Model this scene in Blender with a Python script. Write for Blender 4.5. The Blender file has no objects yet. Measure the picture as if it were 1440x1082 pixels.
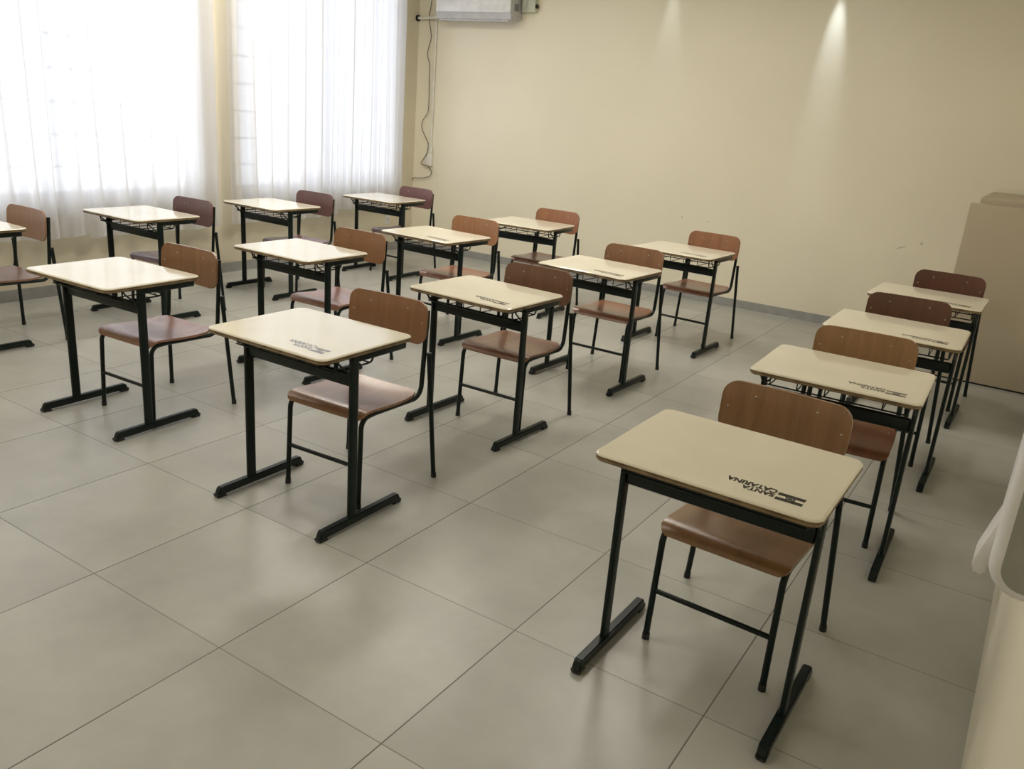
import bpy, bmesh, math, random
from mathutils import Vector, Matrix

random.seed(7)
scn = bpy.context.scene
COL = scn.collection

# ------------------------------------------------------------------ helpers
def link(name, mesh, parent=None, loc=None):
    o = bpy.data.objects.new(name, mesh)
    COL.objects.link(o)
    if parent is not None:
        o.parent = parent
    if loc is not None:
        o.location = loc
    return o

def finish(name, bm, mats, parent=None, smooth=True, angle=40, loc=None):
    bmesh.ops.recalc_face_normals(bm, faces=bm.faces[:])
    me = bpy.data.meshes.new(name)
    bm.to_mesh(me)
    bm.free()
    if not isinstance(mats, (list, tuple)):
        mats = [mats]
    for m in mats:
        me.materials.append(m)
    if smooth:
        me.shade_smooth()
        try:
            me.set_sharp_from_angle(angle=math.radians(angle))
        except Exception:
            pass
    return link(name, me, parent, loc)

def box(bm, x0, x1, y0, y1, z0, z1, bevel=0.0, seg=2, mi=0):
    vs = [bm.verts.new((x, y, z)) for x in (x0, x1) for y in (y0, y1) for z in (z0, z1)]
    fs = []
    for idx in ((0, 1, 3, 2), (4, 6, 7, 5), (0, 4, 5, 1), (2, 3, 7, 6), (0, 2, 6, 4), (1, 5, 7, 3)):
        f = bm.faces.new([vs[i] for i in idx])
        f.material_index = mi
        fs.append(f)
    if bevel > 0:
        es = list({e for f in fs for e in f.edges})
        bmesh.ops.bevel(bm, geom=es, offset=bevel, segments=seg, profile=0.5, affect='EDGES')

def fillet(pts, r, n=6):
    pts = [Vector(p) for p in pts]
    out = [pts[0]]
    for i in range(1, len(pts) - 1):
        a, b, c = pts[i - 1], pts[i], pts[i + 1]
        u, v = (a - b), (c - b)
        lu, lv = u.length, v.length
        u.normalize(); v.normalize()
        ang = u.angle(v)
        if ang > math.pi - 0.03:
            out.append(b); continue
        d = min(r / math.tan(ang / 2), lu * 0.49, lv * 0.49)
        rr = d * math.tan(ang / 2)
        ctr = b + (u + v).normalized() * (rr / math.sin(ang / 2))
        p0, p1 = b + u * d, b + v * d
        e0, e1 = p0 - ctr, p1 - ctr
        th = e0.angle(e1)
        for k in range(n + 1):
            t = k / n
            out.append(ctr + (e0 * math.sin((1 - t) * th) + e1 * math.sin(t * th)) / math.sin(th))
    out.append(pts[-1])
    return out

def tube(bm, pts, ra, rb=None, seg=12, up=None, mi=0, cap=True, power=2.0):
    """sweep an ellipse (superellipse for power > 2) along a polyline"""
    rb = ra if rb is None else rb
    pts = [Vector(p) for p in pts]
    n = len(pts)
    tang = []
    for i in range(n):
        a = pts[max(i - 1, 0)]; b = pts[min(i + 1, n - 1)]
        tang.append((b - a).normalized())
    ref = Vector(up) if up is not None else (Vector((0, 0, 1)) if abs(tang[0].z) < 0.9 else Vector((1, 0, 0)))
    N = (ref - tang[0] * ref.dot(tang[0])).normalized()
    rings = []
    for i in range(n):
        T = tang[i]
        if i > 0:
            N = (N - T * N.dot(T)).normalized()
        B = T.cross(N)
        ring = []
        for k in range(seg):
            t = 2 * math.pi * k / seg
            c, s = math.cos(t), math.sin(t)
            if power != 2.0:
                c = math.copysign(abs(c) ** (2 / power), c)
                s = math.copysign(abs(s) ** (2 / power), s)
            ring.append(bm.verts.new(pts[i] + N * (ra * c) + B * (rb * s)))
        rings.append(ring)
    for i in range(n - 1):
        for k in range(seg):
            f = bm.faces.new((rings[i][k], rings[i][(k + 1) % seg], rings[i + 1][(k + 1) % seg], rings[i + 1][k]))
            f.material_index = mi
    if cap:
        bm.faces.new(rings[0][::-1]).material_index = mi
        bm.faces.new(rings[-1]).material_index = mi

def rrect(hw, hd, r, n=6, cx=0, cy=0):
    pts = []
    for sx, sy, a0 in ((1, 1, 0), (-1, 1, 90), (-1, -1, 180), (1, -1, 270)):
        for k in range(n + 1):
            a = math.radians(a0 + 90 * k / n)
            pts.append((cx + sx * (hw - r) + r * math.cos(a), cy + sy * (hd - r) + r * math.sin(a)))
    return pts

def tag(o, label=None, cat=None, group=None, kind=None):
    if label: o['label'] = label
    if cat: o['category'] = cat
    if group: o['group'] = group
    if kind: o['kind'] = kind
    return o

def empty(name, loc, rz=0.0):
    o = bpy.data.objects.new(name, None)
    o.empty_display_size = 0.1
    COL.objects.link(o)
    o.location = loc
    o.rotation_euler = (0, 0, rz)
    return o

def kids(o):
    return [c for c in bpy.data.objects if c.parent == o]

def copy_tree(o, parent=None):
    c = o.copy()
    COL.objects.link(c)
    c.parent = parent
    for ch in kids(o):
        copy_tree(ch, c)
    return c

# ------------------------------------------------------------------ materials
def new_mat(name):
    m = bpy.data.materials.new(name)
    m.use_nodes = True
    nt = m.node_tree
    b = nt.nodes['Principled BSDF']
    return m, nt, b

def N(nt, kind, **kw):
    n = nt.nodes.new(kind)
    for k, v in kw.items():
        setattr(n, k, v)
    return n

def L(nt, a, b):
    nt.links.new(a, b)

def ramp(nt, fac, stops):
    r = N(nt, 'ShaderNodeValToRGB')
    el = r.color_ramp.elements
    el[0].position, el[0].color = stops[0][0], (*stops[0][1], 1)
    el[1].position, el[1].color = stops[1][0], (*stops[1][1], 1)
    for p, c in stops[2:]:
        e = el.new(p); e.color = (*c, 1)
    if fac is not None:
        L(nt, fac, r.inputs['Fac'])
    return r

def plain(name, col, rough=0.5, metal=0.0, spec=0.5, coat=0.0):
    m, nt, b = new_mat(name)
    tc = N(nt, 'ShaderNodeTexCoord')
    no = N(nt, 'ShaderNodeTexNoise'); no.inputs['Scale'].default_value = 14; no.inputs['Detail'].default_value = 4
    L(nt, tc.outputs['Object'], no.inputs['Vector'])
    lo = tuple(c * 0.92 for c in col); hi = tuple(min(1, c * 1.06) for c in col)
    r = ramp(nt, no.outputs['Fac'], [(0.35, lo), (0.65, hi)])
    L(nt, r.outputs['Color'], b.inputs['Base Color'])
    b.inputs['Roughness'].default_value = rough
    b.inputs['Metallic'].default_value = metal
    b.inputs['Specular IOR Level'].default_value = spec
    b.inputs['Coat Weight'].default_value = coat
    b.inputs['Coat Roughness'].default_value = 0.15
    return m

def wall_mat(name, col, rough=0.45, marks=()):
    m, nt, b = new_mat(name)
    tc = N(nt, 'ShaderNodeTexCoord')
    n1 = N(nt, 'ShaderNodeTexNoise'); n1.inputs['Scale'].default_value = 0.9; n1.inputs['Detail'].default_value = 5
    n2 = N(nt, 'ShaderNodeTexNoise'); n2.inputs['Scale'].default_value = 160; n2.inputs['Detail'].default_value = 3
    L(nt, tc.outputs['Object'], n1.inputs['Vector']); L(nt, tc.outputs['Object'], n2.inputs['Vector'])
    r = ramp(nt, n1.outputs['Fac'], [(0.3, tuple(c * 0.95 for c in col)), (0.7, tuple(min(1, c * 1.03) for c in col))])
    L(nt, r.outputs['Color'], b.inputs['Base Color'])
    if marks:                                       # small scuffs in the paint
        sp = N(nt, 'ShaderNodeSeparateXYZ'); L(nt, tc.outputs['Object'], sp.inputs[0])
        def mm(op, a, c):
            n = N(nt, 'ShaderNodeMath', operation=op)
            for q, v in enumerate((a, c)):
                if isinstance(v, (int, float)): n.inputs[q].default_value = v
                else: L(nt, v, n.inputs[q])
            return n.outputs[0]
        tot = 0.0
        for mx_, mz_, ra_, rb_, an in marks:
            ca, sa = math.cos(math.radians(an)), math.sin(math.radians(an))
            dx, dz = mm('SUBTRACT', sp.outputs['X'], mx_), mm('SUBTRACT', sp.outputs['Z'], mz_)
            u = mm('DIVIDE', mm('ADD', mm('MULTIPLY', dx, ca), mm('MULTIPLY', dz, sa)), ra_)
            v = mm('DIVIDE', mm('SUBTRACT', mm('MULTIPLY', dz, ca), mm('MULTIPLY', dx, sa)), rb_)
            tot = mm('MAXIMUM', tot, mm('SUBTRACT', 1.0, mm('ADD', mm('MULTIPLY', u, u), mm('MULTIPLY', v, v))))
        fx = N(nt, 'ShaderNodeMix', data_type='RGBA')
        L(nt, mm('MULTIPLY', tot, 0.45), fx.inputs['Factor']); L(nt, r.outputs['Color'], fx.inputs['A'])
        fx.inputs['B'].default_value = (0.16, 0.13, 0.09, 1)
        L(nt, fx.outputs['Result'], b.inputs['Base Color'])
    b.inputs['Roughness'].default_value = rough
    bp = N(nt, 'ShaderNodeBump'); bp.inputs['Strength'].default_value = 0.08; bp.inputs['Distance'].default_value = 0.002
    L(nt, n2.outputs['Fac'], bp.inputs['Height']); L(nt, bp.outputs['Normal'], b.inputs['Normal'])
    return m

def floor_mat():
    m, nt, b = new_mat('porcelain_floor_tiles')
    tc = N(nt, 'ShaderNodeTexCoord')
    sep = N(nt, 'ShaderNodeSeparateXYZ')
    L(nt, tc.outputs['Object'], sep.inputs[0])
    TS, TX, TY = 0.6418, -2.4366, 1.3603
    def mth(op, a, bb=None):
        n = N(nt, 'ShaderNodeMath', operation=op)
        for i, v in enumerate((a, bb)):
            if v is None: continue
            if isinstance(v, (int, float)): n.inputs[i].default_value = v
            else: L(nt, v, n.inputs[i])
        return n.outputs[0]
    def line(axis, off, w):
        u = mth('DIVIDE', mth('SUBTRACT', axis, off), TS)
        fr = mth('FRACT', mth('ADD', u, 0.5))
        d = mth('MULTIPLY', mth('ABSOLUTE', mth('SUBTRACT', fr, 0.5)), TS)
        return mth('LESS_THAN', d, w), mth('FLOOR', u)
    lx, ix = line(sep.outputs['X'], TX, 0.0021)
    ly, iy = line(sep.outputs['Y'], TY, 0.0021)
    # per tile tone
    cmb = N(nt, 'ShaderNodeCombineXYZ'); L(nt, ix, cmb.inputs[0]); L(nt, iy, cmb.inputs[1])
    wn = N(nt, 'ShaderNodeTexWhiteNoise', noise_dimensions='2D'); L(nt, cmb.outputs[0], wn.inputs['Vector'])
    add = N(nt, 'ShaderNodeVectorMath', operation='MULTIPLY_ADD')
    L(nt, wn.outputs['Color'], add.inputs[0]); add.inputs[1].default_value = (7, 7, 7); L(nt, tc.outputs['Object'], add.inputs[2])
    n1 = N(nt, 'ShaderNodeTexNoise'); n1.inputs['Scale'].default_value = 2.6; n1.inputs['Detail'].default_value = 7; n1.inputs['Roughness'].default_value = 0.62
    L(nt, add.outputs[0], n1.inputs['Vector'])
    base = ramp(nt, n1.outputs['Fac'], [(0.15, FLOOR_LO), (0.85, FLOOR_HI)])
    hsv = N(nt, 'ShaderNodeHueSaturation')
    L(nt, base.outputs['Color'], hsv.inputs['Color'])
    mr = N(nt, 'ShaderNodeMapRange'); mr.inputs['To Min'].default_value = 0.96; mr.inputs['To Max'].default_value = 1.05
    L(nt, wn.outputs['Value'], mr.inputs['Value']); L(nt, mr.outputs[0], hsv.inputs['Value'])
    # grout dirt differs along its length and between directions
    n3 = N(nt, 'ShaderNodeTexNoise'); n3.inputs['Scale'].default_value = 1.3
    L(nt, tc.outputs['Object'], n3.inputs['Vector'])
    g = ramp(nt, n3.outputs['Fac'], [(0.35, (0.06, 0.056, 0.046)), (0.65, (0.15, 0.14, 0.12))])
    mx = N(nt, 'ShaderNodeMix', data_type='RGBA')
    lf = mth('MAXIMUM', mth('MULTIPLY', lx, 0.9), mth('MULTIPLY', ly, 0.6))
    L(nt, lf, mx.inputs['Factor']); L(nt, hsv.outputs['Color'], mx.inputs['A']); L(nt, g.outputs['Color'], mx.inputs['B'])
    L(nt, mx.outputs['Result'], b.inputs['Base Color'])
    n4 = N(nt, 'ShaderNodeTexNoise'); n4.inputs['Scale'].default_value = 5; n4.inputs['Detail'].default_value = 4
    L(nt, tc.outputs['Object'], n4.inputs['Vector'])
    rr = N(nt, 'ShaderNodeMapRange'); rr.inputs['To Min'].default_value = 0.295; rr.inputs['To Max'].default_value = 0.36
    L(nt, n4.outputs['Fac'], rr.inputs['Value'])
    rmx = mth('MAXIMUM', rr.outputs[0], mth('MULTIPLY', lf, 0.8))
    L(nt, rmx, b.inputs['Roughness'])
    b.inputs['Specular IOR Level'].default_value = 0.5
    return m

def wood_mat():
    """lacquered plywood veneer; the object's colour sets the stain, window haze and sheen included"""
    m, nt, b = new_mat('lacquered_plywood')
    tc = N(nt, 'ShaderNodeTexCoord')
    oi = N(nt, 'ShaderNodeObjectInfo')
    mp = N(nt, 'ShaderNodeMapping'); mp.inputs['Scale'].default_value = (26, 3.0, 1.6)
    ad = N(nt, 'ShaderNodeVectorMath', operation='ADD')
    rnd = N(nt, 'ShaderNodeMath', operation='MULTIPLY'); rnd.inputs[1].default_value = 13.0
    L(nt, oi.outputs['Random'], rnd.inputs[0])
    L(nt, tc.outputs['Object'], ad.inputs[0]); L(nt, rnd.outputs[0], ad.inputs[1])
    L(nt, ad.outputs[0], mp.inputs['Vector'])
    n1 = N(nt, 'ShaderNodeTexNoise'); n1.inputs['Scale'].default_value = 1.0; n1.inputs['Detail'].default_value = 6; n1.inputs['Roughness'].default_value = 0.6
    n1.inputs['Distortion'].default_value = 0.4
    L(nt, mp.outputs[0], n1.inputs['Vector'])
    n2 = N(nt, 'ShaderNodeTexNoise'); n2.inputs['Scale'].default_value = 6; n2.inputs['Detail'].default_value = 8
    L(nt, mp.outputs[0], n2.inputs['Vector'])
    mixf = N(nt, 'ShaderNodeMath', operation='MULTIPLY_ADD'); mixf.inputs[1].default_value = 0.35
    L(nt, n2.outputs['Fac'], mixf.inputs[0]); L(nt, n1.outputs['Fac'], mixf.inputs[2])
    r = ramp(nt, mixf.outputs[0], [(0.38, (0.74, 0.72, 0.70)), (0.9, (1.12, 1.12, 1.12))])
    mu = N(nt, 'ShaderNodeMix', data_type='RGBA', blend_type='MULTIPLY'); mu.inputs['Factor'].default_value = 1
    L(nt, oi.outputs['Color'], mu.inputs['A']); L(nt, r.outputs['Color'], mu.inputs['B'])
    L(nt, mu.outputs['Result'], b.inputs['Base Color'])
    b.inputs['Roughness'].default_value = 0.36
    b.inputs['Coat Weight'].default_value = 0.6
    b.inputs['Coat Roughness'].default_value = 0.24
    return m

def laminate_mat():
    m, nt, b = new_mat('cream_laminate')
    tc = N(nt, 'ShaderNodeTexCoord')
    n1 = N(nt, 'ShaderNodeTexNoise'); n1.inputs['Scale'].default_value = 5; n1.inputs['Detail'].default_value = 6
    oi = N(nt, 'ShaderNodeObjectInfo')
    ad = N(nt, 'ShaderNodeVectorMath', operation='ADD')
    rnd = N(nt, 'ShaderNodeMath', operation='MULTIPLY'); rnd.inputs[1].default_value = 9.0
    L(nt, oi.outputs['Random'], rnd.inputs[0])
    L(nt, tc.outputs['Object'], ad.inputs[0]); L(nt, rnd.outputs[0], ad.inputs[1])
    L(nt, ad.outputs[0], n1.inputs['Vector'])
    r = ramp(nt, n1.outputs['Fac'], [(0.3, LAM_LO), (0.7, LAM_HI)])
    L(nt, r.outputs['Color'], b.inputs['Base Color'])
    b.inputs['Roughness'].default_value = 0.09
    b.inputs['IOR'].default_value = 1.72
    return m

def edge_mat():
    m, nt, b = new_mat('plywood_edge')
    tc = N(nt, 'ShaderNodeTexCoord')
    sep = N(nt, 'ShaderNodeSeparateXYZ'); L(nt, tc.outputs['Object'], sep.inputs[0])
    w = N(nt, 'ShaderNodeMath', operation='MULTIPLY'); w.inputs[1].default_value = 520
    L(nt, sep.outputs['Z'], w.inputs[0])
    s = N(nt, 'ShaderNodeMath', operation='SINE'); L(nt, w.outputs[0], s.inputs[0])
    n1 = N(nt, 'ShaderNodeTexNoise'); n1.inputs['Scale'].default_value = 22; n1.inputs['Detail'].default_value = 5
    L(nt, tc.outputs['Object'], n1.inputs['Vector'])
    ma = N(nt, 'ShaderNodeMath', operation='MULTIPLY_ADD'); ma.inputs[1].default_value = 0.16
    L(nt, s.outputs[0], ma.inputs[0]); L(nt, n1.outputs['Fac'], ma.inputs[2])
    r = ramp(nt, ma.outputs[0], [(0.3, (0.10, 0.062, 0.028)), (0.7, (0.27, 0.19, 0.095))])
    L(nt, r.outputs['Color'], b.inputs['Base Color'])
    b.inputs['Roughness'].default_value = 0.4
    return m

def curtain_mat():
    m, nt, b = new_mat('sheer_white_voile')
    nt.nodes.remove(b)
    out = nt.nodes['Material Output']
    tc = N(nt, 'ShaderNodeTexCoord')
    n1 = N(nt, 'ShaderNodeTexNoise'); n1.inputs['Scale'].default_value = 260
    L(nt, tc.outputs['Object'], n1.inputs['Vector'])
    r = ramp(nt, n1.outputs['Fac'], [(0.3, (0.79, 0.79, 0.82)), (0.7, (0.89, 0.89, 0.92))])
    tr = N(nt, 'ShaderNodeBsdfTranslucent'); df = N(nt, 'ShaderNodeBsdfDiffuse'); tp = N(nt, 'ShaderNodeBsdfTransparent')
    L(nt, r.outputs['Color'], tr.inputs['Color']); L(nt, r.outputs['Color'], df.inputs['Color'])
    m1 = N(nt, 'ShaderNodeMixShader'); m1.inputs[0].default_value = 0.24
    L(nt, tr.outputs[0], m1.inputs[1]); L(nt, df.outputs[0], m1.inputs[2])
    # cloth seen edge-on in a fold is denser
    lw = N(nt, 'ShaderNodeLayerWeight'); lw.inputs['Blend'].default_value = 0.5
    mr = N(nt, 'ShaderNodeMapRange'); mr.inputs['To Min'].default_value = 0.06; mr.inputs['To Max'].default_value = 0.0
    L(nt, lw.outputs['Facing'], mr.inputs['Value'])
    mr2 = N(nt, 'ShaderNodeMapRange'); mr2.inputs['From Min'].default_value = 0.1; mr2.inputs['From Max'].default_value = 0.85
    mr2.inputs['To Min'].default_value = 0.10; mr2.inputs['To Max'].default_value = 0.72
    L(nt, lw.outputs['Facing'], mr2.inputs['Value']); L(nt, mr2.outputs[0], m1.inputs[0])
    m2 = N(nt, 'ShaderNodeMixShader')
    L(nt, mr.outputs[0], m2.inputs[0]); L(nt, m1.outputs[0], m2.inputs[1]); L(nt, tp.outputs[0], m2.inputs[2])
    L(nt, m2.outputs[0], out.inputs['Surface'])
    return m

def glass_mat():
    m, nt, b = new_mat('window_glass')
    nt.nodes.remove(b)
    out = nt.nodes['Material Output']
    tp = N(nt, 'ShaderNodeBsdfTransparent'); gl = N(nt, 'ShaderNodeBsdfGlossy')
    gl.inputs['Roughness'].default_value = 0.02
    tp.inputs['Color'].default_value = (0.95, 0.97, 0.97, 1)
    fr = N(nt, 'ShaderNodeFresnel'); fr.inputs['IOR'].default_value = 1.45
    mx = N(nt, 'ShaderNodeMixShader')
    L(nt, fr.outputs[0], mx.inputs[0]); L(nt, tp.outputs[0], mx.inputs[1]); L(nt, gl.outputs[0], mx.inputs[2])
    L(nt, mx.outputs[0], out.inputs['Surface'])
    return m

# ------------------------------------------------------------------ tunables
FLOOR_LO, FLOOR_HI = (0.315, 0.316, 0.287), (0.495, 0.493, 0.452)
LAM_LO, LAM_HI, LAM_COAT = (0.73, 0.685, 0.55), (0.785, 0.735, 0.595), 0.0
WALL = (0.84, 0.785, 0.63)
SKY = 3.8
CEIL_W = 23.5

M_floor = floor_mat()
M_wall = wall_mat('cream_wall_paint', WALL, 0.42)
M_wall_back = wall_mat('scuffed_cream_wall_paint', WALL, 0.42, ((-1.03, 0.752, 0.050, 0.007, 24), (-0.885, 0.805, 0.012, 0.018, 0), (-2.96, 0.752, 0.007, 0.020, -15), (-2.70, 0.745, 0.010, 0.009, 0)))
M_wall_left = wall_mat('cream_wall_paint_shaded', (0.74, 0.68, 0.53), 0.5)  # same cream, darkened to hold the backlit shade of the window wall
M_ceil = wall_mat('white_ceiling_paint', (0.80, 0.78, 0.72), 0.7)
M_base = plain('grey_skirting_tile', (0.33, 0.33, 0.315), 0.4)
M_partition = wall_mat('beige_board', (0.48, 0.415, 0.305), 0.55)
M_wood = wood_mat()
M_lam = laminate_mat()
M_edge = edge_mat()
M_frame = plain('dark_green_steel', (0.0032, 0.0100, 0.0090), 0.36, 0.0, 0.32)
M_cap = plain('black_plastic', (0.009, 0.010, 0.010), 0.45)
M_rivet = plain('bright_rivet', (0.40, 0.35, 0.29), 0.3, 1.0)
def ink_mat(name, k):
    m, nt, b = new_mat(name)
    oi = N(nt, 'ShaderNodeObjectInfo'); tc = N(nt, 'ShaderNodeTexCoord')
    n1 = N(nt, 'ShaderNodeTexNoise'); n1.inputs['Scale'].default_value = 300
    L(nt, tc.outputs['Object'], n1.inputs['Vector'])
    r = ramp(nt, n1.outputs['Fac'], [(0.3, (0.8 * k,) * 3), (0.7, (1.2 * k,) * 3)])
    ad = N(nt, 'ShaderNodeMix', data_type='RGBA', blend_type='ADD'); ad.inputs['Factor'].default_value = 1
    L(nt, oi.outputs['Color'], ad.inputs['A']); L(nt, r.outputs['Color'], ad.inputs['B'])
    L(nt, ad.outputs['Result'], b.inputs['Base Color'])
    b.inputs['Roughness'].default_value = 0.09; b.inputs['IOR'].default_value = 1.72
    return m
M_ink = ink_mat('dark_print_ink', 0.006)
M_ink_grey = ink_mat('grey_print_ink', 0.17)
M_curtain = curtain_mat()
M_glass = glass_mat()
M_winframe = plain('white_window_metal', (0.72, 0.72, 0.72), 0.5)
M_white = plain('white_plastic', (0.82, 0.82, 0.84), 0.3, 0, 0.5)
M_grey_plastic = plain('grey_plastic', (0.52, 0.52, 0.53), 0.35)
M_grey_dark = plain('mid_grey_plastic', (0.22, 0.22, 0.23), 0.4)
M_pale_green = plain('pale_plastic', (0.60, 0.64, 0.52), 0.4)
M_conduit = plain('painted_conduit', (0.78, 0.76, 0.68), 0.4)
M_wire = plain('dark_wire', (0.05, 0.042, 0.032), 0.5)
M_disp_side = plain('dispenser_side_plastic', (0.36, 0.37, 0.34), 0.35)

# ------------------------------------------------------------------ room shell
XL, XR, YF, ZC = -6.17, 0.128, -1.2, 3.05
SLOPE = 0.0245
def yb(x): return 7.50 + (x + 6.15) * SLOPE
T = 0.2

bm = bmesh.new(); box(bm, XL - T, XR + T, YF - T, 8.0, -0.1, 0.0)
tag(finish('floor', bm, M_floor, smooth=False), kind='structure')
bm = bmesh.new(); box(bm, XL - T, XR + T, YF - T, 8.0, ZC, ZC + 0.1)
tag(finish('ceiling', bm, M_ceil, smooth=False), kind='structure')

# back wall, very slightly out of square
bm = bmesh.new()
vs = []
for x, y in ((XL - T, yb(XL - T)), (XR + T, yb(XR + T)), (XR + T, yb(XR + T) + T), (XL - T, yb(XL - T) + T)):
    vs.append((bm.verts.new((x, y, 0)), bm.verts.new((x, y, ZC))))
for i in range(4):
    a, b_ = vs[i], vs[(i + 1) % 4]
    bm.faces.new((a[0], b_[0], b_[1], a[1]))
bm.faces.new([v[0] for v in vs]); bm.faces.new([v[1] for v in vs])
tag(finish('wall_back', bm, M_wall_back, smooth=False), kind='structure')

bm = bmesh.new(); box(bm, XR, XR + T, YF, 7.64, 0, ZC)
tag(finish('wall_right', bm, M_wall, smooth=False), kind='structure')
bm = bmesh.new(); box(bm, XL - T, XR + T, YF - T, YF, 0, ZC)
tag(finish('wall_front', bm, M_wall, smooth=False), kind='structure')

# window wall with two openings
WINS = ((2.20, 4.66), (5.04, 7.10))
Z0, Z1 = 0.70, 2.78
bm = bmesh.new()
yends = [YF] + [v for w in WINS for v in w] + [7.52]
for i in range(0, len(yends), 2):
    box(bm, XL - T, XL, yends[i], yends[i + 1], 0, ZC)
for a, b_ in WINS:
    box(bm, XL - T, XL, a, b_, 0, Z0)
    box(bm, XL - T, XL, a, b_, Z1, ZC)
bmesh.ops.remove_doubles(bm, verts=bm.verts[:], dist=1e-5)
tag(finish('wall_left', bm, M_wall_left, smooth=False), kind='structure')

for i, (a, b_) in enumerate(WINS):
    root = empty('window_%d' % (i + 1), (XL - 0.10, (a + b_) / 2, Z0))
    tag(root, kind='structure')
    w = (b_ - a) / 2; h = Z1 - Z0
    bm = bmesh.new()
    box(bm, -0.03, 0.03, -w, -w + 0.05, 0, h); box(bm, -0.03, 0.03, w - 0.05, w, 0, h)
    box(bm, -0.03, 0.03, -w, w, 0, 0.05); box(bm, -0.03, 0.03, -w, w, h - 0.05, h)
    box(bm, -0.012, 0.012, -0.016, 0.016, 0.05, h - 0.05)
    finish('window_frame', bm, M_winframe, root, smooth=False)
    bm = bmesh.new()
    nb = 9
    for k in range(1, nb):
        z = h * k / nb
        box(bm, -0.05, -0.03, -w + 0.0, w - 0.0, z - 0.010, z + 0.010)
    finish('window_bars', bm, M_winframe, root, smooth=False)
    bm = bmesh.new(); box(bm, -0.004, 0.004, -w + 0.05, w - 0.05, 0.05, h - 0.05)
    finish('window_pane', bm, M_glass, root, smooth=False)

# skirting
bm = bmesh.new(); box(bm, XL, XL + 0.012, YF, 7.50, 0, 0.085, 0.002, 1)
tag(finish('baseboard_left', bm, M_base, smooth=False), kind='structure')
bm = bmesh.new()
x0, x1 = XL + 0.012, -0.56
for zz in (0,):
    p = [(x0, yb(x0)), (x1, yb(x1)), (x1, yb(x1) - 0.012), (x0, yb(x0) - 0.012)]
    lo = [bm.verts.new((x, y, 0)) for x, y in p]; hi = [bm.verts.new((x, y, 0.075)) for x, y in p]
    for i in range(4):
        bm.faces.new((lo[i], lo[(i + 1) % 4], hi[(i + 1) % 4], hi[i]))
    bm.faces.new(lo[::-1]); bm.faces.new(hi)
tag(finish('baseboard_back', bm, M_base, smooth=False), kind='structure')

# flat board and the boxed unit behind it, back right corner
root = empty('standing_board', (-0.194, 6.55, 0))
tag(root, 'flat beige chest-high board standing on the floor in the back right corner', 'board')
bm = bmesh.new(); box(bm, -0.324, 0.318, 0.0, 0.022, 0.012, 1.232, 0.0015, 1)
finish('board_panel', bm, M_partition, root, smooth=False)
bm = bmesh.new(); box(bm, -0.318, 0.312, 0.006, 0.020, 0.0, 0.013)  # black strip stands in for the shaded gap under the board
finish('gap_shade_strip', bm, M_cap, root, smooth=False)
root = empty('boxed_unit', (-0.166, 6.59, 0))
tag(root, 'slightly taller beige unit behind the flat board, only its top edge showing', 'box')
bm = bmesh.new(); box(bm, -0.299, 0.290, 0.0, 0.018, 0.0, 1.250, 0.0015, 1)
finish('front_panel', bm, M_partition, root, smooth=False)
bm = bmesh.new(); box(bm, -0.299, 0.290, 0.0, 1.02, 1.250, 1.272, 0.0015, 1)
finish('top_panel', bm, M_partition, root, smooth=False)
bm = bmesh.new(); box(bm, -0.299, -0.281, 0.018, 1.02, 0.0, 1.250, 0.0015, 1)
finish('side_panel', bm, M_partition, root, smooth=False)

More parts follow.
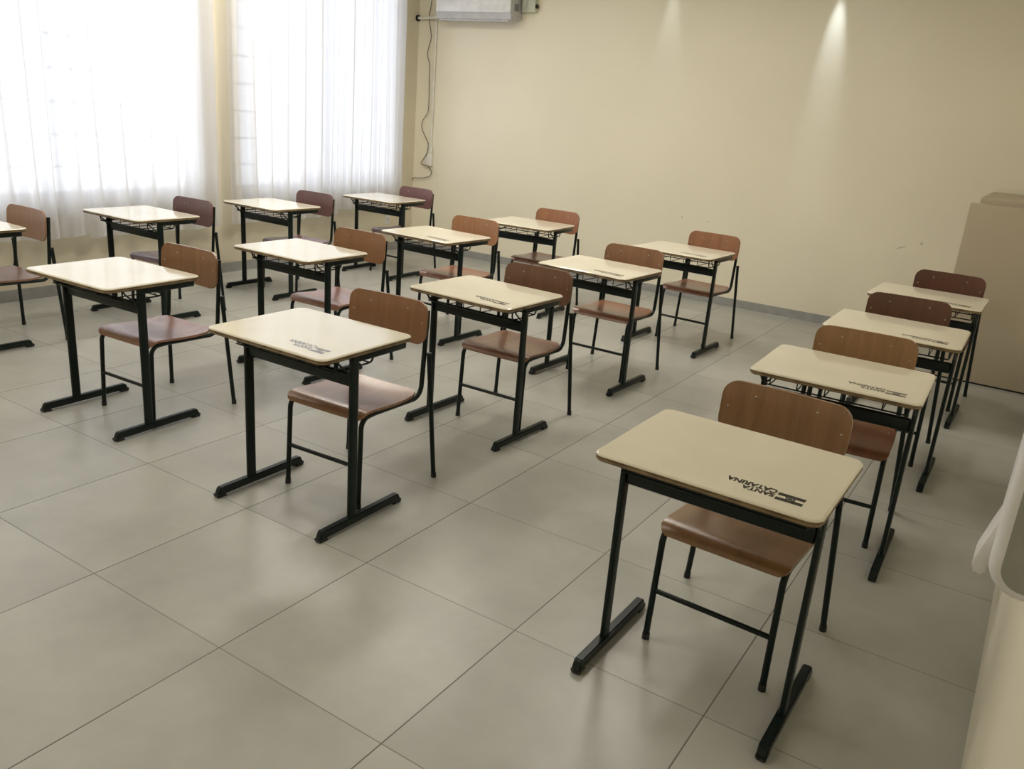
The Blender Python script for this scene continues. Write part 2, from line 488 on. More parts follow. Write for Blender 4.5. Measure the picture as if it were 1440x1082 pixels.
# ------------------------------------------------------------------ school desk
TOP = 0.719
def make_desk():
    root = empty('school_desk', (0, 0, 0))
    hw, dep, th = 0.31, 0.506, 0.0215
    # tabletop: eased edges, laminate face on plywood
    bm = bmesh.new()
    prof = [(0.004, TOP - th), (0.0, TOP - th + 0.005), (0.0, TOP - 0.006), (0.0015, TOP - 0.0025), (0.006, TOP)]
    rings = []
    for ins, z in prof:
        rings.append([bm.verts.new((x, y, z)) for x, y in rrect(hw - ins, dep / 2 - ins, 0.036 - ins, 8, 0, dep / 2)])
    n = len(rings[0])
    for i in range(len(rings) - 1):
        for k in range(n):
            f = bm.faces.new((rings[i][k], rings[i][(k + 1) % n], rings[i + 1][(k + 1) % n], rings[i + 1][k]))
            f.material_index = 0 if i >= 2 else 1
    f = bm.faces.new(rings[-1]); f.material_index = 0
    f = bm.faces.new(rings[0][::-1]); f.material_index = 1
    top = finish('tabletop', bm, [M_lam, M_edge], root, angle=14)
    # printed flag: two dark bands, grey middle band, round emblem
    zt = TOP + 0.0004
    def quad(bm, x0, x1, y0, y1, z, mi):
        f = bm.faces.new([bm.verts.new(p) for p in ((x0, y0, z), (x1, y0, z), (x1, y1, z), (x0, y1, z))])
        f.material_index = mi
    bm = bmesh.new()
    fx0, fx1, fy0, fy1 = 0.178, 0.247, 0.059, 0.108
    q = (fy1 - fy0) / 3
    quad(bm, fx0, fx1, fy0, fy0 + q * 1.08, zt, 0)
    quad(bm, fx0, fx1, fy0 + 1.92 * q, fy1, zt, 0)
    cx, cy = (fx0 + fx1) / 2, (fy0 + fy1) / 2
    def disc(r0, r1, z, mi, nn=24, squash=1.0):
        for k in range(nn):
            a0, a1 = 2 * math.pi * k / nn, 2 * math.pi * (k + 1) / nn
            p = [(cx + r * math.cos(a), cy + r * math.sin(a) * squash, z) for r, a in ((r0, a0), (r1, a0), (r1, a1), (r0, a1))]
            if r0 == 0: p = p[1:]  + []
            f = bm.faces.new([bm.verts.new(v) for v in (p if r0 else [(cx, cy, z)] + p[:2])])
            f.material_index = mi
    disc(0.0001, 0.0125, zt + 0.0002, 1)
    disc(0.0100, 0.0122, zt + 0.0004, 0)
    # small star-and-leaf figure inside the disc
    for k in range(5):
        a = math.pi / 2 + k * 2 * math.pi / 5
        pts = [(cx, cy), (cx + 0.004 * math.cos(a - 0.5), cy + 0.004 * math.sin(a - 0.5)), (cx + 0.0085 * math.cos(a), cy + 0.0085 * math.sin(a)), (cx + 0.004 * math.cos(a + 0.5), cy + 0.004 * math.sin(a + 0.5))]
        f = bm.faces.new([bm.verts.new((x, y, zt + 0.0004)) for x, y in pts]); f.material_index = 0
    finish('printed_flag', bm, [M_ink, M_ink_grey], top, smooth=False)
    # lettering, upright for the person in the chair
    bm = bmesh.new()
    for word, xr, ybase, hgt, xl in (('SANTA', 0.174, 0.0885, 0.0240, 0.088), ('CATARINA', 0.174, 0.1190, 0.0280, 0.040)):
        cu = bpy.data.curves.new('lettering', 'FONT')
        cu.body = word; cu.size = 1.0; cu.offset = 0.05; cu.resolution_u = 3
        tmp = bpy.data.objects.new('lettering_source', cu)
        COL.objects.link(tmp)
        dg = bpy.context.evaluated_depsgraph_get()
        me = bpy.data.meshes.new_from_object(tmp.evaluated_get(dg))
        xs = [v.co.x for v in me.vertices]; ys = [v.co.y for v in me.vertices]
        sx = (xr - xl) / (max(xs) - min(xs)); sy = hgt / (max(ys) - min(ys))
        for v in me.vertices:
            v.co = Vector((xr - (v.co.x - min(xs)) * sx, ybase - (v.co.y - min(ys)) * sy, zt))
        bm.from_mesh(me)
        bpy.data.meshes.remove(me); bpy.data.objects.remove(tmp); bpy.data.curves.remove(cu)
    finish('printed_lettering', bm, M_ink, top, smooth=False)
    cxs, cyl = 0.284, 0.188
    for s in (-1, 1):
        # flattened steel column
        bm = bmesh.new()
        tube(bm, [(s * cxs, cyl, 0.040), (s * cxs, cyl, TOP - th - 0.026)], 0.0215, 0.0095, 24, up=(0, 1, 0), power=3.2)
        finish('leg', bm, M_frame, root, angle=50)
        # floor bar with slanted ends
        bm = bmesh.new()
        pr = [(0.004, 0.010), (0.020, 0.043), (0.457, 0.043), (0.473, 0.010)]
        a = [bm.verts.new((s * cxs - 0.0145, y, z)) for y, z in pr]
        b_ = [bm.verts.new((s * cxs + 0.0145, y, z)) for y, z in pr]
        for i in range(4):
            bm.faces.new((a[i], a[(i + 1) % 4], b_[(i + 1) % 4], b_[i]))
        bm.faces.new(a[::-1]); bm.faces.new(b_)
        bmesh.ops.bevel(bm, geom=bm.edges[:], offset=0.004, segments=2, affect='EDGES')
        ft = finish('foot', bm, M_frame, root, angle=50)
        for y0, y1, sl in ((0.0, 0.055, 1), (0.422, 0.477, -1)):
            bm = bmesh.new()
            yt0, yt1 = (y0 + 0.014, y1) if sl > 0 else (y0, y1 - 0.014)
            lo = [bm.verts.new((s * cxs + dx, y, 0.0)) for dx, y in ((-0.0135, y0 + .006), (0.0135, y0 + .006), (0.0135, y1 - .004), (-0.0135, y1 - .004))]
            if sl > 0: tp = ((-0.0152, y0), (0.0152, y0), (0.0152, y1 - 0.016), (-0.0152, y1 - 0.016))
            else: tp = ((-0.0152, y0 + 0.016), (0.0152, y0 + 0.016), (0.0152, y1), (-0.0152, y1))
            hi = [bm.verts.new((s * cxs + dx, y, 0.016)) for dx, y in tp]
            for i in range(4):
                bm.faces.new((lo[i], lo[(i + 1) % 4], hi[(i + 1) % 4], hi[i]))
            bm.faces.new(lo[::-1]); bm.faces.new(hi)
            bmesh.ops.bevel(bm, geom=bm.edges[:], offset=0.002, segments=2, affect='EDGES')
            finish('foot_cap', bm, M_cap, ft, angle=50)
        # rail carrying the top
        bm = bmesh.new()
        box(bm, s * cxs - 0.013, s * cxs + 0.013, 0.172, 0.472, TOP - th - 0.028, TOP - th, 0.004)
        finish('top_rail', bm, M_frame, root, angle=50)
        # curved brace from the front of the column up to the rail
        bm = bmesh.new()
        tube(bm, fillet([(s * cxs, cyl - 0.018, 0.605), (s * cxs, cyl - 0.030, 0.635), (s * cxs, cyl - 0.080, 0.676), (s * cxs, 0.098, 0.694)], 0.03), 0.004, seg=8)
        finish('brace', bm, M_frame, root)
    # front cross rail
    bm = bmesh.new()
    box(bm, -cxs + 0.010, cxs - 0.010, cyl - 0.012, cyl + 0.012, 0.573, 0.6235, 0.005)
    finish('cross_rail', bm, M_frame, root, angle=50)
    # welded wire book basket
    bm = bmesh.new()
    R = 0.0033
    hx = 0.262
    yb0, yb1, zb, zu = 0.110, 0.300, 0.640, TOP - th - 0.004
    for y in (yb0, yb1):
        tube(bm, [(-hx, y, zb), (hx, y, zb)], R, seg=6)
    tube(bm, [(-hx, yb1, zu - 0.005), (hx, yb1, zu - 0.005)], R, seg=6)
    for s in (-1, 1):
        tube(bm, fillet([(s * hx, yb0, zu - 0.006), (s * hx, yb1 + 0.016, zu - 0.008), (s * hx, yb1 + 0.016, zb), (s * hx, yb0, zb), (s * hx, yb0, zu)], 0.022), R + 0.0006, seg=6)
    npan = 10
    for k in range(npan):
        xa = -hx + 2 * hx * (k + 0.35) / npan
        tube(bm, [(xa - 0.006, yb1, zu - 0.005), (xa, yb1, zb), (xa + 0.038, yb1 + 0.010, zu - 0.003)], 0.0027, seg=6)
        if k % 2 == 0:
            tube(bm, [(xa, yb1, zb), (xa, yb0, zb), (xa, yb0, zu)], 0.0027, seg=6)
    finish('book_basket', bm, M_frame, root)
    return root

# ------------------------------------------------------------------ chair
def make_chair():
    root = empty('school_chair', (0, 0, 0))
    # seat: plywood shell, waterfall front, slight dish, rounded plan corners
    prof = [(-0.004, 0.381), (-0.001, 0.390), (0.006, 0.400), (0.017, 0.4085), (0.036, 0.4138), (0.070, 0.4145), (0.13, 0.410), (0.20, 0.4055), (0.27, 0.4045), (0.33, 0.4075), (0.365, 0.412), (0.383, 0.4155)]
    th = 0.011
    hw = 0.204
    nx = 16
    bm = bmesh.new()
    def half_width(i):
        s = [0.026, 0.012, 0.004, 0.0] + [0.0] * 5 + [0.003, 0.014, 0.034]
        return hw - s[i]
    tops, bots = [], []
    for i, (y, z) in enumerate(prof):
        y0, z0 = prof[max(i - 1, 0)]; y1, z1 = prof[min(i + 1, len(prof) - 1)]
        t = Vector((0, y1 - y0, z1 - z0)).normalized()
        nrm = Vector((0, -t.z, t.y))
        rt, rb_ = [], []
        for k in range(nx + 1):
            u = -1 + 2 * k / nx
            dish = -0.004 * (1 - u * u) if 0.06 < y < 0.36 else -0.001 * (1 - u * u)
            p = Vector((u * half_width(i), y, z + dish))
            rt.append(bm.verts.new(p)); rb_.append(bm.verts.new(p - nrm * th))
        tops.append(rt); bots.append(rb_)
    for i in range(len(prof) - 1):
        for k in range(nx):
            bm.faces.new((tops[i][k], tops[i][k + 1], tops[i + 1][k + 1], tops[i + 1][k]))
            bm.faces.new((bots[i][k], bots[i + 1][k], bots[i + 1][k + 1], bots[i][k + 1]))
        bm.faces.new((tops[i][0], tops[i + 1][0], bots[i + 1][0], bots[i][0]))
        bm.faces.new((tops[i][nx], bots[i][nx], bots[i + 1][nx], tops[i + 1][nx]))
    for rowt, rowb in ((tops[0], bots[0]), (tops[-1], bots[-1])):
        for k in range(nx):
            bm.faces.new((rowt[k], rowb[k], rowb[k + 1], rowt[k + 1]))
    seat = finish('seat', bm, M_wood, root, angle=45)
    # backrest: rounded plate, gently curved
    bm = bmesh.new()
    bw, zb0, zb1, r = 0.211, 0.614, 0.799, 0.052
    zc, hz = (zb0 + zb1) / 2, (zb1 - zb0) / 2
    def ycurve(x, z): return 0.410 - 0.016 * (x / bw) ** 2 + (z - zc) * 0.07
    rows = []
    nz = 14
    for i in range(nz + 1):
        v = -1 + 2 * i / nz
        v = math.sin(v * math.pi / 2)
        z = zc + hz * v
        d = hz - abs(z - zc)
        wx = bw if d >= r else bw - r + math.sqrt(max(r * r - (r - d) ** 2, 0))
        rows.append((z, wx))
    ft, bk = [], []
    for z, wx in rows:
        a, b_ = [], []
        for k in range(nx + 1):
            x = wx * (-1 + 2 * k / nx)
            y = ycurve(x, z)
            a.append(bm.verts.new((x, y, z))); b_.append(bm.verts.new((x, y + 0.011, z)))
        ft.append(a); bk.append(b_)
    for i in range(nz):
        for k in range(nx):
            bm.faces.new((ft[i][k], ft[i][k + 1], ft[i + 1][k + 1], ft[i + 1][k]))
            bm.faces.new((bk[i][k], bk[i + 1][k], bk[i + 1][k + 1], bk[i][k + 1]))
        bm.faces.new((ft[i][0], ft[i + 1][0], bk[i + 1][0], bk[i][0]))
        bm.faces.new((ft[i][nx], bk[i][nx], bk[i + 1][nx], ft[i + 1][nx]))
    for a, b_ in ((ft[0], bk[0]), (ft[-1], bk[-1])):
        for k in range(nx):
            bm.faces.new((a[k], b_[k], b_[k + 1], a[k + 1]))
    back = finish('backrest', bm, M_wood, root, angle=45)
    def rivet(parent, c, axis):
        bm = bmesh.new()
        c = Vector(c); ax = Vector(axis).normalized()
        t1 = ax.orthogonal().normalized(); t2 = ax.cross(t1)
        rg = []
        for rr, h in ((0.0045, 0.0), (0.0038, 0.0010), (0.0020, 0.0018)):
            rg.append([bm.verts.new(c + ax * h + t1 * (rr * math.cos(2 * math.pi * k / 10)) + t2 * (rr * math.sin(2 * math.pi * k / 10))) for k in range(10)])
        for i in range(2):
            for k in range(10):
                bm.faces.new((rg[i][k], rg[i][(k + 1) % 10], rg[i + 1][(k + 1) % 10], rg[i + 1][k]))
        bm.faces.new(rg[-1]); bm.faces.new(rg[0][::-1])
        finish('rivet', bm, M_rivet, parent)
    for s in (-1, 1):
        for x, z in ((s * 0.100, 0.757), (s * 0.186, 0.709)):
            rivet(back, (x, ycurve(x, z), z), (0, -1, 0.07))
        for x, y in ((s * 0.172, 0.085), (s * 0.172, 0.310)):
            rivet(seat, (x, y, 0.4095 if y < 0.2 else 0.4045), (0, 0, 1))
    R = 0.0105
    for s in (-1, 1):
        # front leg
        xf, xs = s * 0.1945, s * 0.190
        pts = fillet([(xf, 0.0, 0.0), (xs, 0.014, 0.386), (xs, 0.100, 0.390)], 0.05, 7)
        bm = bmesh.new(); tube(bm, pts, R, seg=12)
        fl = finish('leg', bm, M_frame, root)
        # seat side tube turning up behind the backrest
        pts = fillet([(xs, 0.098, 0.390), (xs, 0.405, 0.380), (xs, 0.432, 0.760)], 0.055, 7)
        bm = bmesh.new(); tube(bm, pts, R, seg=12)
        finish('side_tube', bm, M_frame, root)
        # rear leg, welded outside the upright
        bm = bmesh.new(); tube(bm, [(s * 0.2125, 0.4225, 0.575), (s * 0.249, 0.4493, 0.0)], R, seg=12)
        rl = finish('leg', bm, M_frame, root)
        for parent, p in ((fl, (xf, 0.0)), (rl, (s * 0.249, 0.4493))):
            bm = bmesh.new()
            tube(bm, [(p[0], p[1], 0.0), (p[0], p[1], 0.004), (p[0] - s * 0.0008, p[1], 0.022)], R + 0.0018, seg=12)
            finish('leg_tip', bm, M_cap, parent)
        bm = bmesh.new()
        tube(bm, [(s * 0.2128, 0.4227, 0.568), (s * 0.2122, 0.4222, 0.580)], R + 0.0012, seg=12)
        finish('tube_cap', bm, M_cap, rl)
    bm = bmesh.new(); tube(bm, [(-0.193, 0.006, 0.178), (0.193, 0.006, 0.178)], 0.0085, seg=12)
    finish('stretcher', bm, M_frame, root)
    return root

DESKS = {
 'R1': (-.609, 1.925, -.008), 'R2': (-.552, 3.116, .027), 'R3': (-.534, 4.176, .007), 'R4': (-.545, 5.320, -.014),
 'C1': (-2.313, 1.981, .012), 'M1': (-2.323, 3.175, -.038), 'M2': (-2.295, 4.360, -.044), 'M3': (-2.238, 5.581, -.034),
 'L1': (-3.673, 2.030, .037), 'L2': (-3.678, 3.213, -.007), 'L3': (-3.656, 4.457, -.045), 'L4': (-3.611, 5.667, .059),
 'F1': (-5.328, 2.096, -.006), 'F2': (-5.304, 3.277, .015), 'F3': (-5.358, 4.482, -.012), 'F4': (-5.314, 5.805, .021)}
CHAIRS = {
 'R1': (-.606, 2.232, -.038), 'R2': (-.542, 3.394, .065), 'R3': (-.533, 4.506, .067), 'R4': (-.492, 5.709, .0),
 'C1': (-2.301, 2.282, .046), 'M1': (-2.270, 3.451, .009), 'M2': (-2.275, 4.664, -.003), 'M3': (-2.210, 5.950, -.047),
 'L1': (-3.653, 2.288, .037), 'L2': (-3.628, 3.514, .015), 'L3': (-3.645, 4.784, .011), 'L4': (-3.604, 5.954, .020),
 'F1': (-5.279, 2.329, .015), 'F2': (-5.277, 3.533, .045), 'F3': (-5.306, 4.758, .02), 'F4': (-5.282, 6.056, -.029)}

MID, LIGHT, DARK, PLUM_HAZE, TAN = (0.245, 0.128, 0.055, 1), (0.34, 0.188, 0.085, 1), (0.130, 0.055, 0.031, 1), (0.150, 0.060, 0.052, 1), (0.30, 0.150, 0.075, 1)  # the plum tone has window haze mixed into the wood colour
INFO = {
 'R1': ('cream-topped school desk nearest the camera, front of the right-hand row, large dark print',
        'orange-brown plywood chair nearest the camera, tucked under the front right desk', MID, MID),
 'R2': ('second cream-topped desk of the right-hand row, directly behind the nearest chair',
        'light tan-backed chair at the second desk of the right-hand row', LIGHT, (0.19, 0.075, 0.035, 1)),
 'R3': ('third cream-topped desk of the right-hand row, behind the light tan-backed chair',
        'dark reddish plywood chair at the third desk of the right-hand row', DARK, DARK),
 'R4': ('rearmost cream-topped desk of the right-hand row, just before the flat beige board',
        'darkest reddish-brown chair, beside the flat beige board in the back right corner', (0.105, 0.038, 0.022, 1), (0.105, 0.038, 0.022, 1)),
 'C1': ('front desk of the second row from the right, its printed emblem faded by window glare',
        'brown plywood chair at the front desk of the second row from the right', (0.235, 0.105, 0.042, 1), TAN),
 'M1': ('second desk of the second row from the right, matte cream top with open basket below',
        'reddish-brown plywood chair at the second desk of the second row from the right', (0.18, 0.083, 0.042, 1), (0.24, 0.112, 0.058, 1)),
 'M2': ('third desk of the second row from the right, between two brown chair backs',
        'light orange-brown chair at the third desk of the second row from the right', TAN, (0.23, 0.098, 0.048, 1)),
 'M3': ('rearmost desk of the second row from the right, in front of the bare cream wall',
        'brown chair by the back wall, rearmost of second row from the right', (0.29, 0.130, 0.060, 1), (0.22, 0.09, 0.045, 1)),
 'L1': ('front desk of the third row from the right, white window reflections on its top',
        'brown chair with pink-sheened seat at the front desk of third row from the right', (0.23, 0.110, 0.048, 1), (0.36, 0.18, 0.12, 1)),  # seat colour holds the pinkish curtain reflection
 'L2': ('second desk of the third row from the right, glossy white reflection across its top',
        'tan-backed chair with pink-sheened seat at the second desk of the third row from the right', (0.31, 0.150, 0.064, 1), (0.36, 0.18, 0.12, 1)),  # curtain reflection put into this seat colour as well
 'L3': ('third desk of the third row from the right, cream top and black wire basket',
        'light orange chair back at the third desk of the third row from the right', (0.40, 0.195, 0.090, 1), (0.28, 0.125, 0.07, 1)),
 'L4': ('rearmost desk of the third row from the right, near the middle of the back wall',
        'orange-brown chair by the back wall, last of third row from the right', (0.32, 0.140, 0.070, 1), (0.22, 0.09, 0.05, 1)),
 'F1': ('desk cut off by the left edge of the photo, front of curtain row',
        'pale brown chair at the left edge of the photo, front of the curtain row', (0.32, 0.18, 0.11, 1), (0.28, 0.15, 0.095, 1)),
 'F2': ('second desk of the row along the curtains, before the wide left-hand curtains',
        'haze-tinted plum-brown chair at the second desk of the curtain row, before the left-hand curtains', PLUM_HAZE, PLUM_HAZE),
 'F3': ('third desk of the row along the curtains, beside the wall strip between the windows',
        'haze-tinted plum-brown chair at the third desk of the curtain row, before the right-hand curtains', PLUM_HAZE, PLUM_HAZE),
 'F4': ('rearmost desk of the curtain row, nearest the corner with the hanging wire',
        'haze-tinted plum-brown chair in the back left corner, below the dangling wire end', PLUM_HAZE, PLUM_HAZE)}

# ink tone per top, with window glare lightened into it; the others carry none
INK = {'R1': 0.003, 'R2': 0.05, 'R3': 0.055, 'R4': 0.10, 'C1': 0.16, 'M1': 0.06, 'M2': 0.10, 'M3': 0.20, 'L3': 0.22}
desk0, chair0 = make_desk(), make_chair()
for i, k in enumerate(DESKS):
    d = desk0 if i == 0 else copy_tree(desk0)
    x, y, r = DESKS[k]; d.location = (x, y, 0); d.rotation_euler = (0, 0, r)
    tag(d, INFO[k][0], 'desk', 'school desks set out in four rows')
    if k in ('R2', 'R3', 'R4'):
        for ch in kids(d):
            if ch.name.startswith('cross_rail'): ch.location.z = -0.015
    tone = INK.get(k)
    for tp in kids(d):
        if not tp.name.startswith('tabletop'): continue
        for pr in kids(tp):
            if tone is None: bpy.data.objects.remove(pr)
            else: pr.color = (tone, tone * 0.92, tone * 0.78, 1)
    c = chair0 if i == 0 else copy_tree(chair0)
    x, y, r = CHAIRS[k]; c.location = (x, y, 0); c.rotation_euler = (0, 0, r)
    tag(c, INFO[k][1], 'chair', 'plywood chairs at the school desks')
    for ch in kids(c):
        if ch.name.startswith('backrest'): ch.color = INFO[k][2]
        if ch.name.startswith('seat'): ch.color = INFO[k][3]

# ------------------------------------------------------------------ curtains
def curtain(y0, y1, z0, z1, x, seed, label, group, hem_slope=0.0, pleat=0.125, amp=0.030):
    rnd = random.Random(seed)
    bm = bmesh.new()
    W = y1 - y0
    ny, nz = int(W / 0.011), 26
    # uneven pleats
    knots = [0.0]
    while knots[-1] < W + pleat:
        knots.append(knots[-1] + pleat * rnd.uniform(0.55, 1.5))
    amps = [rnd.uniform(0.45, 1.15) for _ in knots]
    drift = [rnd.uniform(-0.05, 0.05) for _ in knots]
    def fold(t, h):
        j = 0
        while j < len(knots) - 2 and knots[j + 1] <= t: j += 1
        u = (t - knots[j]) / (knots[j + 1] - knots[j])
        a = amps[j] * (1 - u) + amps[j + 1] * u
        sh = math.sin(2 * math.pi * u)
        return amp * a * (sh + 0.28 * math.sin(4 * math.pi * u + 0.8 + h)) 
    rows = []
    for i in range(nz + 1):
        v = i / nz
        z = z0 + (z1 - z0) * v
        row = []
        for k in range(ny + 1):
            t = W * k / ny
            tt = t + 0.020 * math.sin(3.1 * t + 2.0 * v + seed) * (1 - v) 
            g = 1.0 - 0.22 * v
            yy = y0 + t + 0.012 * (1 - v) * math.sin(9 * t + seed) * min(1.0, t / 0.1, (W - t) / 0.1)
            hem = hem_slope * (t / W) * (1 - v) + 0.008 * math.sin(7 * t + seed) * (1 - v)
            row.append(bm.verts.new((x + fold(tt, 1.5 * v) * g * min(1.0, t / 0.05, (W - t) / 0.05), yy, z + hem)))
        rows.append(row)
    for i in range(nz):
        for k in range(ny):
            bm.faces.new((rows[i][k], rows[i][k + 1], rows[i + 1][k + 1], rows[i + 1][k]))
    o = finish('curtain', bm, M_curtain, None, angle=180)
    tag(o, label, 'curtain', group)
    return o
G = 'sheer white window curtains'
ZT = 2.90
curtain(2.10, 3.5765, 0.455, ZT, -6.040, 3, 'sheer white curtain at the left edge of the photo, falling behind the desks', G, pleat=0.21, amp=0.038)
curtain(3.5770, 4.755, 0.440, ZT, -6.040, 11, 'sheer white curtain just left of the bare wall strip between the windows', G, pleat=0.20, amp=0.036)
curtain(4.885, 6.1825, 0.455, ZT, -6.040, 5, 'sheer white curtain just right of the bare wall strip between the windows', G, pleat=0.15, amp=0.030)
curtain(6.1830, 7.145, 0.50, ZT, -6.040, 8, 'sheer white curtain nearest the room corner and the air conditioner', G, pleat=0.13, amp=0.028)

# ------------------------------------------------------------------ air conditioner and wiring
ROT = SLOPE
root = empty('air_conditioner', (-5.34, yb(-5.34) - 0.004, 2.405), ROT)
tag(root, 'white wall-mounted air conditioner high in the back left corner, only its underside in frame', 'air conditioner')
bm = bmesh.new()
prof = [(-0.002, 0.03), (-0.075, 0.004), (-0.165, 0.0), (-0.196, 0.016), (-0.208, 0.070), (-0.212, 0.19), (-0.20, 0.285), (-0.15, 0.315), (-0.002, 0.315)]
xs = [-0.452, -0.442, 0.435, 0.448, 0.452]
rr = []
for x in xs:
    e = 0.012 if abs(x) >= 0.4515 else 0.0
    rr.append([bm.verts.new((x, y * (1 - e * 3) if y < -0.01 else y, z + (e if z < 0.05 else (-e if z > 0.28 else 0)))) for y, z in prof])
for i in range(len(xs) - 1):
    for k in range(len(prof)):
        k2 = (k + 1) % len(prof)
        bm.faces.new((rr[i][k], rr[i][k2], rr[i + 1][k2], rr[i + 1][k]))
bm.faces.new(rr[0]); bm.faces.new(rr[-1][::-1])
finish('casing', bm, M_grey_plastic, root, angle=35)
bm = bmesh.new(); box(bm, -0.446, 0.446, -0.2185, -0.205, 0.076, 0.285, 0.004)
finish('front_panel', bm, M_white, root, angle=40)
bm = bmesh.new(); box(bm, -0.42, 0.42, -0.190, -0.080, -0.004, 0.012, 0.004)
finish('louvre', bm, M_grey_plastic, root, angle=40)
bm = bmesh.new(); box(bm, 0.449, 0.4545, -0.150, -0.075, 0.098, 0.165, 0.001, 1)
finish('side_vent', bm, M_grey_dark, root, smooth=False)
bm = bmesh.new(); tube(bm, [(0.449, -0.085, 0.058), (0.4545, -0.085, 0.058)], 0.007, seg=10)
finish('sensor', bm, M_grey_dark, root)

# drain pipe from the unit into a hole by the corner
root = empty('drain_pipe', (-5.96, 7.42, 2.435))
tag(root, 'short pale pipe with black ring entering the wall left of the air conditioner', 'pipe')
bm = bmesh.new(); tube(bm, [(0.165, -0.04, 0.010), (0.06, 0.01, 0.004), (-0.14, 0.045, 0.0), (-0.208, 0.045, 0.0)], 0.014, seg=12)
finish('pipe', bm, M_conduit, root)
bm = bmesh.new(); tube(bm, [(-0.205, 0.045, 0.0), (-0.190, 0.045, 0.0)], 0.032, seg=20)
finish('wall_ring', bm, M_cap, root)

# conduit down the back wall with its outlet box
yw = yb(-5.93)
root = empty('wall_conduit', (-5.93, yw, 0.93))
tag(root, 'thin cream conduit running down the back wall from the air conditioner', 'conduit')
bm = bmesh.new(); tube(bm, [(0.0, -0.012, 0.19), (0.0, -0.012, 1.60)], 0.0125, seg=12)
finish('conduit_tube', bm, M_conduit, root)
for z in (0.55, 1.36):
    bm = bmesh.new(); tube(bm, [(0.0, -0.012, z), (0.0, -0.012, z + 0.035)], 0.016, seg=12)
    finish('conduit_clip', bm, M_conduit, root)
bm = bmesh.new(); box(bm, -0.075, 0.030, -0.035, 0.0, 0.0, 0.13, 0.004)
box(bm, -0.03, 0.025, -0.03, 0.0, 0.13, 0.20, 0.003)
finish('outlet_box', bm, M_conduit, root, angle=40)

wpts = [(-5.990, 2.614), (-6.000, 2.531), (-6.015, 2.442), (-5.984, 2.303), (-5.979, 2.234), (-6.014, 2.113), (-6.012, 2.056), (-5.983, 1.972), (-5.979, 1.807), (-5.973, 1.626), (-5.98, 1.493), (-6.046, 1.4), (-6.052, 1.324), (-6.011, 1.253), (-5.948, 1.145), (-5.969, 1.045), (-6.032, 0.962), (-6.013, 0.938), (-5.945, 0.928), (-5.902, 0.884), (-5.909, 0.829), (-6.015, 0.791), (-6.143, 0.781), (-6.146, 0.752)]
def cr(p, n=5):
    out = []
    for i in range(len(p) - 1):
        a, b_, c, d = p[max(i - 1, 0)], p[i], p[i + 1], p[min(i + 2, len(p) - 1)]
        for k in range(n):
            t = k / n
            out.append(tuple(0.5 * (2 * b_[j] + (c[j] - a[j]) * t + (2 * a[j] - 5 * b_[j] + 4 * c[j] - d[j]) * t * t + (3 * b_[j] - a[j] - 3 * c[j] + d[j]) * t ** 3) for j in range(len(b_))))
    out.append(p[-1])
    return out
bm = bmesh.new()
pts = [(x, yb(x) - 0.030 - (0.012 if 0.90 < z < 1.15 else 0), z) for x, z in cr(wpts)]
tube(bm, pts, 0.0038, seg=8, up=(1, 0, 0))
o = finish('hanging_wire', bm, M_wire)
tag(o, 'thin dark wire hanging loosely beside the conduit in the back left corner', 'wire')

root = empty('junction_box', (-4.795, yb(-4.795), 2.505), ROT)
tag(root, 'pale greenish electrical box on the back wall right of the air conditioner', 'electrical box')
bm = bmesh.new(); box(bm, -0.072, 0.078, -0.055, 0.0, 0.0, 0.22, 0.006)
finish('box_body', bm, M_pale_green, root, angle=40)
bm = bmesh.new(); tube(bm, [(0.078, -0.03, 0.055), (0.094, -0.03, 0.055)], 0.020, seg=14)
finish('knob', bm, M_cap, root)
bm = bmesh.new(); tube(bm, fillet([(-0.068, -0.062, 0.045), (-0.030, -0.062, 0.030), (-0.012, -0.062, 0.060), (-0.012, -0.060, 0.10)], 0.015), 0.004, seg=8)
finish('cable', bm, M_grey_plastic, root)

root = empty('wall_socket', (XL, 7.08, 0.29))
tag(root, 'small white wall socket low on the window wall under the rearmost curtain', 'socket')
bm = bmesh.new(); box(bm, 0.0, 0.010, -0.036, 0.036, 0.0, 0.105, 0.004)
finish('socket_plate', bm, M_white, root, angle=40)
bm = bmesh.new(); tube(bm, [(0.008, 0.0, 0.052), (0.0115, 0.0, 0.052)], 0.018, seg=16)
finish('socket_face', bm, M_grey_plastic, root)

# white dispenser on the right wall, close to the camera
root = empty('wall_dispenser', (XR + 0.0, 1.06, 1.115))
tag(root, 'white rounded plastic dispenser on the right-hand wall at the right edge of the photo', 'dispenser')
bm = bmesh.new()
def disp_ring(ins, y):
    r, x0, z0, z1 = 0.038 - ins, -0.103 + ins, ins, 0.30 - ins
    p = [(0.0, z1), (0.0, z0)]
    q = []
    for k in range(9):
        a = math.radians(270 - 90 * k / 8)
        q.append((x0 + r + r * math.cos(a), z0 + r + r * math.sin(a)))
    for k in range(9):
        a = math.radians(180 - 90 * k / 8)
        q.append((x0 + r + r * math.cos(a), z1 - r + r * math.sin(a)))
    return [bm.verts.new((x, y, z)) for x, z in p + q]
rgs = [disp_ring(i_, y_) for i_, y_ in ((0.013, -0.060), (0.008, -0.0588), (0.0035, -0.055), (0.001, -0.050), (0.0, -0.044), (0.0, 0.040), (0.005, 0.054), (0.017, 0.060))]
nn = len(rgs[0])
for a_ in range(len(rgs) - 1):
    for k in range(nn):
        bm.faces.new((rgs[a_][k], rgs[a_][(k + 1) % nn], rgs[a_ + 1][(k + 1) % nn], rgs[a_ + 1][k]))
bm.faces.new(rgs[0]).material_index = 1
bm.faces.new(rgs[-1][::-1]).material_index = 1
finish('body', bm, [M_white, M_disp_side], root, angle=30)
bm = bmesh.new()
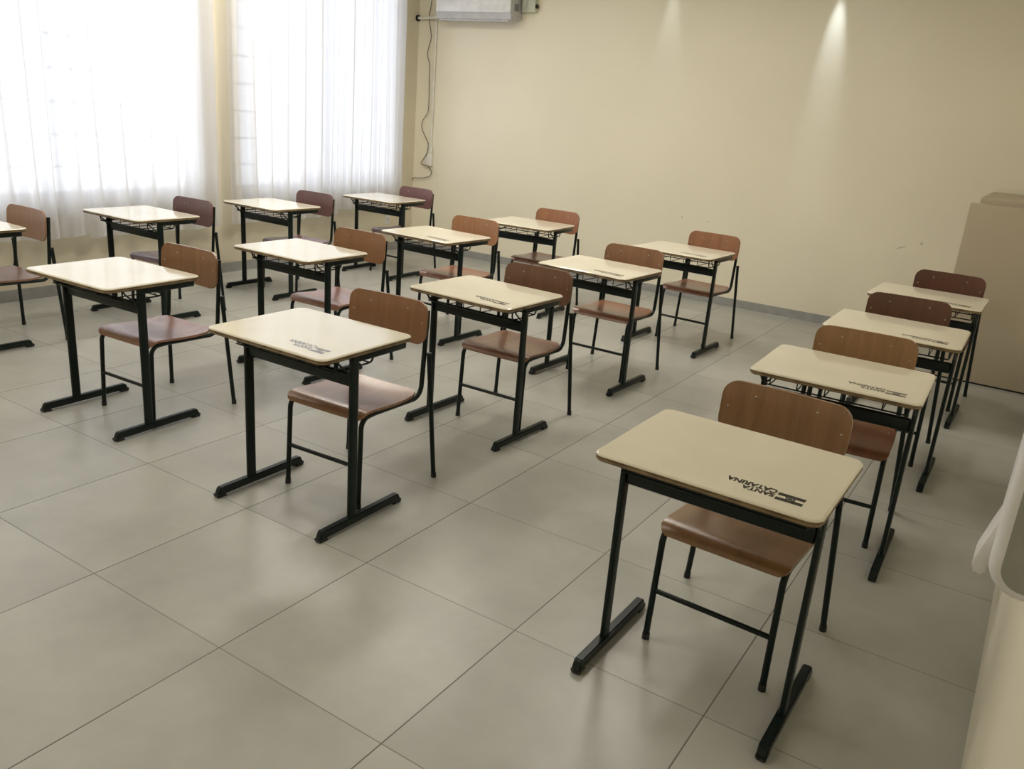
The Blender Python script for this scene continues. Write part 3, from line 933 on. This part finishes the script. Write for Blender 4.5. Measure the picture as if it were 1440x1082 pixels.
lp = [(-0.096, 0.100), (-0.103, 0.078), (-0.111, 0.048), (-0.118, 0.020), (-0.1175, 0.011), (-0.112, 0.006), (-0.104, 0.008), (-0.096, 0.03)]
a = [bm.verts.new((x, -0.030, z)) for x, z in lp]; b_ = [bm.verts.new((x, 0.030, z)) for x, z in lp]
for i in range(len(lp)):
    j = (i + 1) % len(lp)
    bm.faces.new((a[i], a[j], b_[j], b_[i]))
bm.faces.new(a); bm.faces.new(b_[::-1])
bmesh.ops.bevel(bm, geom=bm.edges[:], offset=0.0025, segments=2, affect='EDGES')
finish('push_lever', bm, M_white, root, angle=60)

# ------------------------------------------------------------------ light
def area(name, loc, rot, sx, sy, power, col):
    l = bpy.data.lights.new(name, 'AREA')
    l.shape = 'RECTANGLE'; l.size = sx; l.size_y = sy; l.energy = power; l.color = col
    o = bpy.data.objects.new(name, l); COL.objects.link(o)
    o.location = loc; o.rotation_euler = rot
    return o
for i, (a, b_) in enumerate(WINS):
    p = area('window_portal', (XL - T - 0.01, (a + b_) / 2, (Z0 + Z1) / 2), (0, -math.pi / 2, 0), Z1 - Z0, b_ - a, 1.0, (1, 1, 1))
    p.data.cycles.is_portal = True
for x in (-5.2, -3.7, -2.1):
    for y, k in ((1.3, 0.75), (4.9, 1.25)):
        area('ceiling_light', (x, y, ZC - 0.06), (0, 0, 0), 0.32, 1.25, CEIL_W * k, (1.0, 0.94, 0.84))

for x, p, wdt in ((-1.872, 62.0, 19), (-3.31, 12.0, 24)):  # added spots, shaped to lay bright streaks on the back wall
    l = bpy.data.lights.new('added_streak_spot', 'SPOT'); l.energy = p; l.color = (0.76, 0.87, 1.0)
    l.spot_size = math.radians(wdt); l.spot_blend = 1.0; l.shadow_soft_size = 0.015
    o = bpy.data.objects.new('added_streak_spot', l); COL.objects.link(o)
    o.location = (x, yb(x) - 0.12, ZC - 0.03); o.rotation_euler = (math.radians(8.5), 0, 0)

w = bpy.data.worlds.new('daylight_sky'); scn.world = w
w.use_nodes = True
bg = w.node_tree.nodes['Background']
bg.inputs['Color'].default_value = (0.955, 0.955, 1.0, 1)
bg.inputs['Strength'].default_value = SKY

# ------------------------------------------------------------------ camera
cam = bpy.data.cameras.new('camera'); cam.sensor_width = 36.0; cam.lens = 36.0 * 1171.73 / 1440.0
cam.clip_start = 0.01
co = bpy.data.objects.new('camera', cam); COL.objects.link(co)
r_ = Vector((0.83423613, 0.54606345, 0.07658189)); u_ = Vector((-0.23266156, 0.22267152, 0.94672382)); f_ = Vector((-0.49991867, 0.80760888, -0.31280861))
mw = Matrix.Identity(4)
for i in range(3):
    mw[i][0], mw[i][1], mw[i][2] = r_[i], u_[i], -f_[i]
mw[2][3] = 1.5934
co.matrix_world = mw
scn.camera = co

scn.view_settings.view_transform = 'Standard'
scn.view_settings.look = 'None'
scn.view_settings.exposure = 0.0
scn.cycles.use_denoising = True
scn.cycles.max_bounces = 8
scn.cycles.diffuse_bounces = 5
scn.cycles.transparent_max_bounces = 12
scn.cycles.sample_clamp_indirect = 6.0
